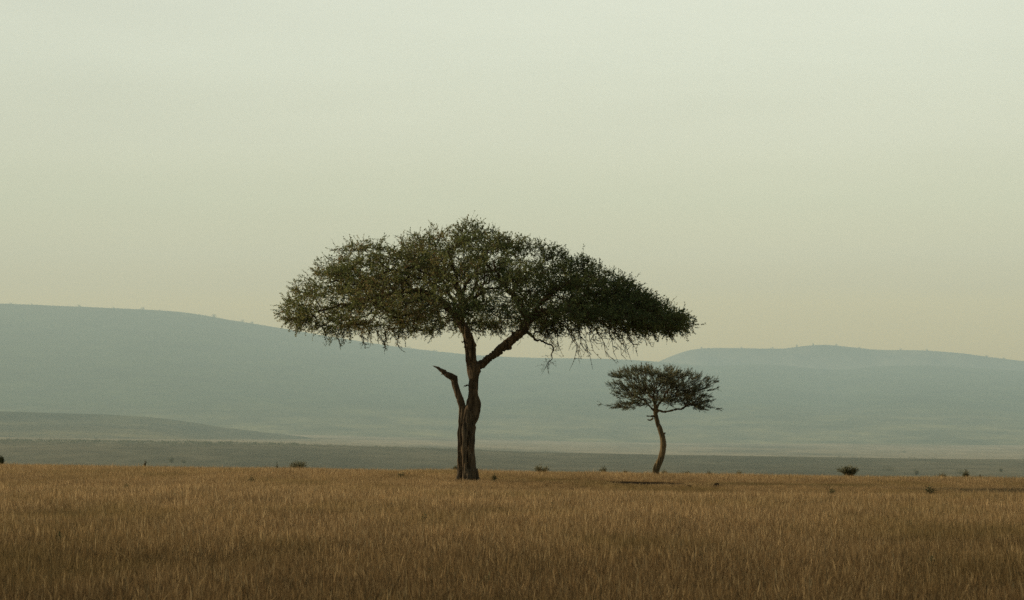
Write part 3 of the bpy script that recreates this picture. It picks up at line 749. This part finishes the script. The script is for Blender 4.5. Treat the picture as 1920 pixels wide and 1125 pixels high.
G = 'bushes along the far edge of the grass'
bush('round_tree', -1, 872, 190, 17, 22, 'dark round bushy tree cut by the left edge of the picture', 'tree', style='round', mat=WEED, n=2200)
bush('shrub', 558, 879, 165, 50, 17, 'wide low dark shrub behind the grass edge, left of the large tree', 'shrub', G)
bush('shrub', 1016, 890, 136, 32, 19, 'spiky tan green shrub in the grass between the two trees', 'shrub', G, style='spiky')
bush('shrub', 1130, 891, 170, 16, 18, 'small round dark bush just left of the small tree', 'shrub', G)
bush('shrub', 853, 888, 175, 10, 19, 'little dark bush showing at the left side of the large trunk', 'shrub', G)
bush('shrub', 1592, 894, 150, 44, 22, 'broad spiky shrub on the grass edge, right of the small tree', 'shrub', G, style='spiky')
bush('shrub', 1766, 897, 210, 20, 13, 'low dark bush on the right, first of a close pair', 'shrub', G)
bush('shrub', 1812, 898, 205, 17, 19, 'upright dark bush on the right, taller of a close pair', 'shrub', G)
bush('shrub', 1838, 899, 210, 8, 11, 'tiny dark bush right of the upright dark one', 'shrub', G)
bush('shrub', 1172, 890, 260, 10, 11, 'faint small bush just left of the thin trunk', 'shrub', G)
bush('shrub', 1246, 892, 260, 16, 13, 'faint bush touching the right side of the thin trunk', 'shrub', G)
bush('shrub', 1288, 892, 270, 20, 11, 'flat faint bush second right of the thin trunk', 'shrub', G)
bush('shrub', 1330, 892, 280, 18, 11, 'flat faint bush third right of the thin trunk', 'shrub', G)
bush('shrub', 1385, 893, 240, 16, 13, 'flat dark bush on the edge between small tree and broad shrub', 'shrub', G)
for u, v, h, lab in ((272, 876, 16, 'single dark stalk rising above the grass on the left'), (519, 882, 16, 'single dark stalk beside the wide low shrub')):
    bush('tall_weed', u, v, 140, 6, h, lab, 'weed', 'stalks above the grass edge', style='spiky', mat=WEED, n=60)

GV = 'hazy trees on the valley floor'
def vt(u, v, w_, h, lab, d=1700, style='round'):
    return bush('distant_tree', u, v, d, w_, h, lab, 'tree', GV, style=style, mat=BUSH, n=420)
vt(322, 867, 11, 12, 'hazy upright tree beyond the grass on the left')
vt(345, 868, 13, 8, 'hazy low tree right of the upright one on the left')
vt(1668, 882, 33, 9, 'hazy flat wide tree right of the broad spiky shrub', style='round')
vt(1718, 890, 13, 12, 'hazy rounded tree right of the flat wide one', 1500)
vt(1800, 888, 26, 10, 'hazy paired trees above the upright dark bush', 1500)
vt(1877, 885, 9, 10, 'hazy upright tree near the right edge', 1500)
vt(1694, 849, 14, 5, 'faint flat tree on the pale far plain at right', 4000)
vt(1287, 830, 6, 4, 'faint dot of a tree on the far plain above the small trunk', 6000)

GC = 'tiny trees on the hill crests'
def crest_tree(u, d, crest, w_, h, lab):
    v = np.interp(u, *zip(*crest)) + 1.5
    bush('distant_tree', u, v, d, w_ * 1.3, h * 1.5, lab, 'tree', GC, style='round', mat=WEED, n=220)
for u, w_, h in ((60, 4, 3.5), (148, 6, 5), (212, 5, 3.5), (268, 8, 5), (402, 11, 6.5), (455, 8, 5), (472, 7, 5), (300, 4, 3), (20, 7, 4), (640, 6, 4), (765, 14, 4.5), (815, 12, 4)):
    crest_tree(u, 10600, main_crest, w_, h, 'tiny hazy tree on the skyline of the left hill')
for u, w_, h in ((1315, 6, 4), (1390, 7, 4), (1448, 5, 4), (1494, 5, 5), (1524, 5, 5), (1568, 5, 4), (1612, 6, 4), (1688, 6, 4), (1738, 5, 4), (1850, 9, 4.5), (1882, 5, 4)):
    crest_tree(u, 11300, far_crest, w_, h, 'tiny hazy tree on the skyline of the right hill')

# a far belt of woodland along the dark rise: nobody could count its trees
lf = MB()
for u in np.concatenate([rng.uniform(-200, 560, 520), rng.uniform(560, 900, 130), rng.uniform(900, 2100, 60)]):
    d = 2500 + rng.normal() * 70; x = (u - 960) / F * d; z = float(ground_z(np.array([x]), d)[0])
    hgt = random.uniform(0.9, 2.4) * (1 if u < 560 else .6); m = 26
    c = rng.normal(size=(m, 3)) * (hgt * .8, hgt * .8, hgt * .22) + (x, d, z + hgt * .5)
    ln = hgt * rng.uniform(.3, .6, m); leaves(lf, c, rng.normal(size=(m, 3)), ln, ln * .7, np.clip(rng.normal(.3, .2, m), 0, 1))
tag(lf.build('woodland_belt', BUSH), 'thin dark belt of far trees along the valley rise at left', 'trees', kind='stuff')

# weeds in the grass
GW = 'dark weeds in the grass'
def weed(u, v, w_, h, lab, style='round', mat=WEED):
    # distance where the measured row meets the field
    d = 60.0
    for _ in range(40):
        x = (u - 960) / F * d; zz = float(near_z(x, d)); b = (562.5 - v) / F; s_ = (sp + b * cp) / (cp - b * sp); d = 0.5 * d + 0.5 * min(max((zz + .12 - CH) / s_, 30), 170)
    px = d / F
    hh = max(h, 0.42 / px)
    x = (u - 960) / F * d
    o = bush('weed', u, v, d, w_, hh, lab, 'weed', GW, style=style, mat=mat, n=int(120 + w_ * h * 1.0), z=float(near_z(x, d)))
    return o
for a in ((202, 923, 9, 14, 'dark weed under the left stalk, first of a near pair'), (237, 919, 16, 14, 'bushy dark weed under the left stalk, right one of a near pair'), (328, 938, 16, 12, 'dark weed in the grass below the hazy upright tree'),
          (472, 905, 14, 10, 'dark weed in the grass left below the wide low shrub'), (752, 896, 16, 12, 'low dark weed in the grass left of the large trunk'), (927, 900, 12, 13, 'dark weed close at the right of the large trunk'),
          (1022, 954, 10, 13, 'dark weed below the spiky shrub, left one of two'), (1036, 958, 12, 13, 'dark weed below the spiky shrub, right one of two'), (795, 985, 16, 26, 'tall dark weed in the grass below the large trunk'),
          (665, 1008, 18, 18, 'dark weed in the grass below the left half of the crown'), (805, 1098, 16, 14, 'dark weed near the bottom of the picture, left of centre'), (918, 1108, 16, 20, 'dark weed near the bottom of the picture at the centre'),
          (1484, 1004, 12, 24, 'upright green weed in the grass on the right'), (1706, 996, 9, 14, 'small black weed in the grass below the flat hazy tree'), (1748, 1074, 22, 20, 'large dark weed low at the right'),
          (1708, 1078, 16, 14, 'dark weed just left of the large dark one'), (1836, 1018, 12, 12, 'dark weed at far right in the middle of the grass'), (188, 991, 26, 12, 'low wide dark weed in the grass on the left'),
          (110, 1025, 22, 16, 'dark weed near the left edge low in the grass'), (1232, 1005, 10, 10, 'tiny dark weed in the grass below the thin trunk'), (1745, 923, 22, 12, 'green weed below the right pair of bushes'), (1560, 930, 22, 12, 'green weed under the broad spiky shrub')):
    weed(*a)

# bare dark earth on the track
rr_, aa_ = np.meshgrid(np.linspace(0, 1, 10), np.linspace(0, 2 * math.pi, 40, endpoint=False)); w_ob = 1 + .18 * np.sin(aa_ * 3 + 1) + .12 * np.sin(aa_ * 7)
px_, py_ = 5.3 + rr_ * np.cos(aa_) * 1.75 * w_ob, 111 + rr_ * np.sin(aa_) * 4.6 * w_ob
pz_ = near_z(px_, py_) + .012 + .02 * (1 - rr_); i = np.arange(40)[:, None] * 10; i2 = (np.arange(40)[:, None] + 1) % 40 * 10; j = np.arange(9)[None]
mb = MB(); mb.add(np.stack([px_, py_, pz_], -1).reshape(-1, 3), np.stack([i + j, i + j + 1, i2 + j + 1, i2 + j], -1).reshape(-1, 4))
tag(mb.build('bare_earth', DARKSOIL, smooth=True), 'patch of bare dark earth in the short turf left of the thin trunk', kind='structure')

# earth clods on the bare track
def clod(u, v, w_, h, lab):
    d = 109.0
    for _ in range(30):
        x = (u - 960) / F * d; zz = float(near_z(x, d)); b = (562.5 - v) / F; s_ = (sp + b * cp) / (cp - b * sp); d = .5 * d + .5 * min(max((zz + 0.03 - CH) / s_, 60), 150)
    px = d / F; bm = bmesh.new(); bmesh.ops.create_icosphere(bm, subdivisions=4, radius=1)
    for vv in bm.verts:
        k = 1 + .35 * mnoise.noise(vv.co * 1.6 + Vector((u, 0, 0))) + .18 * mnoise.noise(vv.co * 5)
        vv.co = Vector((vv.co.x * w_ * px * .5 * k, vv.co.y * w_ * px * .45 * k, max(vv.co.z, -.3) * h * px * .62 * k))
    me = bpy.data.meshes.new('earth_clod'); bm.to_mesh(me); bm.free(); me.materials.append(DARKSOIL)
    o = bpy.data.objects.new('earth_clod', me); COL.objects.link(o); x = (u - 960) / F * d; o.location = (x, d, float(near_z(x, d)) + .02)
    tag(o, lab, 'clod', 'dark clods on the track')
clod(1343, 913, 13, 11, 'taller dark earth clod on the track right of the thin trunk'); clod(1352, 913, 9, 7, 'smaller dark earth clod against the taller one'); clod(1292, 914, 12, 8, 'flat dark earth clod on the track left of the taller one')

# ------------------------------------------------------------------ grass
mgz, n = material('dry_grass')
a = n.add('ShaderNodeAttribute', attribute_name='tint'); oi = n.add('ShaderNodeObjectInfo'); g = n.add('ShaderNodeNewGeometry'); p = g.outputs['Position']
sx = n.add('ShaderNodeSeparateXYZ'); n.link(p, sx.inputs[0])
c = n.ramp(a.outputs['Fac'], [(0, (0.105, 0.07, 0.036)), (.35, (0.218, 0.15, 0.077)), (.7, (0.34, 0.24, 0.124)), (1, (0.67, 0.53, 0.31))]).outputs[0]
pn = n.noise(n.scalevec(p, (.16, .055, 0)), 1, 4, .6)
c = n.mix(n.maprange(pn, .46, .68, 0, .42, True), c, (0.17, 0.14, 0.05))
pn2 = n.noise(n.scalevec(p, (.5, .12, 0)), 1, 4, .65)
c = n.mix(1.0, c, n.ramp(pn2, [(.3, (.8, .8, .8)), (.5, (.99, .99, .99)), (.7, (1.14, 1.12, 1.1))]).outputs[0], 'MULTIPLY')
c = n.mix(1.0, c, n.ramp(oi.outputs['Random'], [(0, (.9, .9, .9)), (1, (1.1, 1.1, 1.08))]).outputs[0], 'MULTIPLY')
# foreground shade put into the grass colour: darker towards the camera
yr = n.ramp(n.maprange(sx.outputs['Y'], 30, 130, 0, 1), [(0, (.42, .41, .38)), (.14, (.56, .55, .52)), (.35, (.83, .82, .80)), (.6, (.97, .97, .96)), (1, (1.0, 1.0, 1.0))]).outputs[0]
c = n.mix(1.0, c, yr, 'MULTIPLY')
at_ = n.add('ShaderNodeAttribute', attribute_name='track', attribute_type='INSTANCER')
c = n.mix(n.maprange(at_.outputs['Fac'], .15, .8, 0, .85), c, (0.075, 0.075, 0.028))
df = n.add('ShaderNodeBsdfDiffuse'); n.link(c, df.inputs[0]); tl = n.add('ShaderNodeBsdfTranslucent'); n.link(c, tl.inputs[0])
ms = n.add('ShaderNodeMixShader'); ms.inputs[0].default_value = .4; n.link(df.outputs[0], ms.inputs[1]); n.link(tl.outputs[0], ms.inputs[2])
o = n.add('ShaderNodeOutputMaterial'); n.link(ms.outputs[0], o.inputs[0])

def clump(k, nb, hmin, hmax):
    mb = MB(); r = np.random.default_rng(100 + k)
    for _ in range(nb):
        a = r.uniform(0, 2 * math.pi); rr = math.sqrt(r.random()) * .42
        b = np.array((rr * math.cos(a), rr * math.sin(a), -.02)); h = r.uniform(hmin, hmax); az = r.uniform(0, 2 * math.pi)
        lean = abs(r.normal(0, .52)) + .03; dirv = np.array((math.cos(az), math.sin(az), 0)); sv = np.array((-math.sin(az), math.cos(az), 0))
        fa = r.uniform(0, math.pi); sv = np.array((math.cos(fa), math.sin(fa), 0))
        wd = r.uniform(.0018, .004); t = np.array((0, .4, .75, 1.0))
        q = b + np.outer(t, (0, 0, h)) + np.outer(t ** 1.8 * lean * h, dirv); q[:, 2] -= t ** 3 * lean * h * .5
        wv = wd * np.array((1, .9, .6, .12))
        seed = r.random() < .3
        if seed: wv = wd * np.array((.5, .45, 1.5, .3))
        V = np.concatenate([q + sv * wv[:, None] * .5 * 2, q - sv * wv[:, None] * .5 * 2])
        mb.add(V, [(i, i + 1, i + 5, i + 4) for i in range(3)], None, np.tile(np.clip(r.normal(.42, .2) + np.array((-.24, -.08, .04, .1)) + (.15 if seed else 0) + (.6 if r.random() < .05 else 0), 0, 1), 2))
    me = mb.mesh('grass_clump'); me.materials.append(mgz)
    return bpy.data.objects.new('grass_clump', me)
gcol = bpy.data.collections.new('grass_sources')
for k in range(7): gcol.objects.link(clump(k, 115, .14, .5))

pts = []
step = .27
dd = 31.0
rows = []
while dd < 166:
    half = .205 * dd + 11; st_ = step * (1 if dd < 90 else 1.12)
    x = np.arange(-half, half, st_); x = x + rng.uniform(-.5, .5, len(x)) * st_; d = dd + rng.uniform(-.5, .5, len(x)) * st_
    rows.append(np.stack([x, d], -1)); dd += st_
XY = np.concatenate(rows); z = near_z(XY[:, 0], XY[:, 1]); tk = track(XY[:, 0], XY[:, 1])
hn = np.array([mnoise.noise((x * .25, y * .12, 2.2)) + .6 * mnoise.noise((x * .9, y * .5, 7.7)) for x, y in XY])
sc = np.clip(.97 + .26 * hn + rng.normal(0, 1, len(XY)) * np.where(XY[:, 1] > 112, .2, .1), .4, 1.8) * (1 - .5 * tk)
bare = np.exp(-(((XY[:, 0] - 5.3) / 1.7) ** 2 + ((XY[:, 1] - 111.0) / 4.5) ** 2) * 1.2)
sc *= np.where(bare > .42, 0, 1 - .8 * bare)
# trodden ground at the foot of the trunk
ft = np.exp(-(((XY[:, 0] - base_big[0]) / 1.0) ** 2 + ((XY[:, 1] - BD + .2) / .9) ** 2)); sc *= (1 - .6 * ft)
far_k = np.clip((XY[:, 1] - 84) / 12, 0, 1); far_k = far_k * far_k * (3 - 2 * far_k)
sc *= 1 - .36 * far_k
# grazed lawn to the right of the big tree: short turf so the track behind it shows
lawn = np.clip((XY[:, 0] + 3.5) / 4, 0, 1) * np.clip((XY[:, 1] - 88) / 6, 0, 1) * np.clip((119 - XY[:, 1]) / 4, 0, 1) * np.clip((30 - XY[:, 0]) / 12, 0, 1)
sc *= 1 - .42 * lawn
keep = sc > .06; XY, z, sc, tk = XY[keep], z[keep], sc[keep], tk[keep]
me = bpy.data.meshes.new('grass'); N = len(XY); me.vertices.add(N); me.vertices.foreach_set('co', np.stack([XY[:, 0], XY[:, 1], z], -1).ravel())
for nm, typ, val in (('gscale', 'FLOAT', sc), ('track', 'FLOAT', tk)):
    at2 = me.attributes.new(nm, typ, 'POINT'); at2.data.foreach_set('value', val.astype(np.float32))
rot = np.stack([rng.normal(0, .07, N), rng.normal(0.05, .07, N), rng.uniform(0, 2 * math.pi, N)], -1)
at2 = me.attributes.new('grot', 'FLOAT_VECTOR', 'POINT'); at2.data.foreach_set('vector', rot.astype(np.float32).ravel())
print('grass clumps', N)
go = bpy.data.objects.new('grass', me); COL.objects.link(go)
tag(go, 'tall dry golden brown grass covering the whole foreground', 'grass', kind='stuff')
gt = bpy.data.node_groups.new('grass_nodes', 'GeometryNodeTree')
gt.interface.new_socket('Geometry', in_out='INPUT', socket_type='NodeSocketGeometry'); gt.interface.new_socket('Geometry', in_out='OUTPUT', socket_type='NodeSocketGeometry')
q = NT(gt); gi = q.add('NodeGroupInput'); go_ = q.add('NodeGroupOutput')
mp = q.add('GeometryNodeMeshToPoints'); q.link(gi.outputs[0], mp.inputs['Mesh'])
ci = q.add('GeometryNodeCollectionInfo'); ci.inputs['Collection'].default_value = gcol; ci.inputs['Separate Children'].default_value = True; ci.inputs['Reset Children'].default_value = True
ip = q.add('GeometryNodeInstanceOnPoints'); ip.inputs['Pick Instance'].default_value = True
q.link(mp.outputs[0], ip.inputs['Points']); q.link(ci.outputs[0], ip.inputs['Instance'])
rv = q.add('FunctionNodeRandomValue', data_type='INT'); rv.inputs['Min'].default_value = 0; rv.inputs['Max'].default_value = 6
q.link(rv.outputs['Value'] if rv.outputs['Value'].enabled else [s for s in rv.outputs if s.enabled][0], ip.inputs['Instance Index'])
na = q.add('GeometryNodeInputNamedAttribute', data_type='FLOAT'); na.inputs[0].default_value = 'gscale'
nr = q.add('GeometryNodeInputNamedAttribute', data_type='FLOAT_VECTOR'); nr.inputs[0].default_value = 'grot'
q.link([s for s in nr.outputs if s.enabled][0], ip.inputs['Rotation']); q.link([s for s in na.outputs if s.enabled][0], ip.inputs['Scale'])
q.link(ip.outputs[0], go_.inputs[0])
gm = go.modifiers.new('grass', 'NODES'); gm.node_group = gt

# ------------------------------------------------------------------ render settings
S.view_settings.view_transform = 'Standard'; S.view_settings.look = 'None'; S.view_settings.exposure = 0; S.view_settings.gamma = 1
S.render.engine = 'CYCLES'
S.cycles.use_denoising = False
S.cycles.max_bounces = 6; S.cycles.diffuse_bounces = 2; S.cycles.transmission_bounces = 4; S.cycles.transparent_max_bounces = 8; S.cycles.volume_bounces = 0
S.cycles.filter_width = 1.5
S.cycles.sample_clamp_indirect = 5
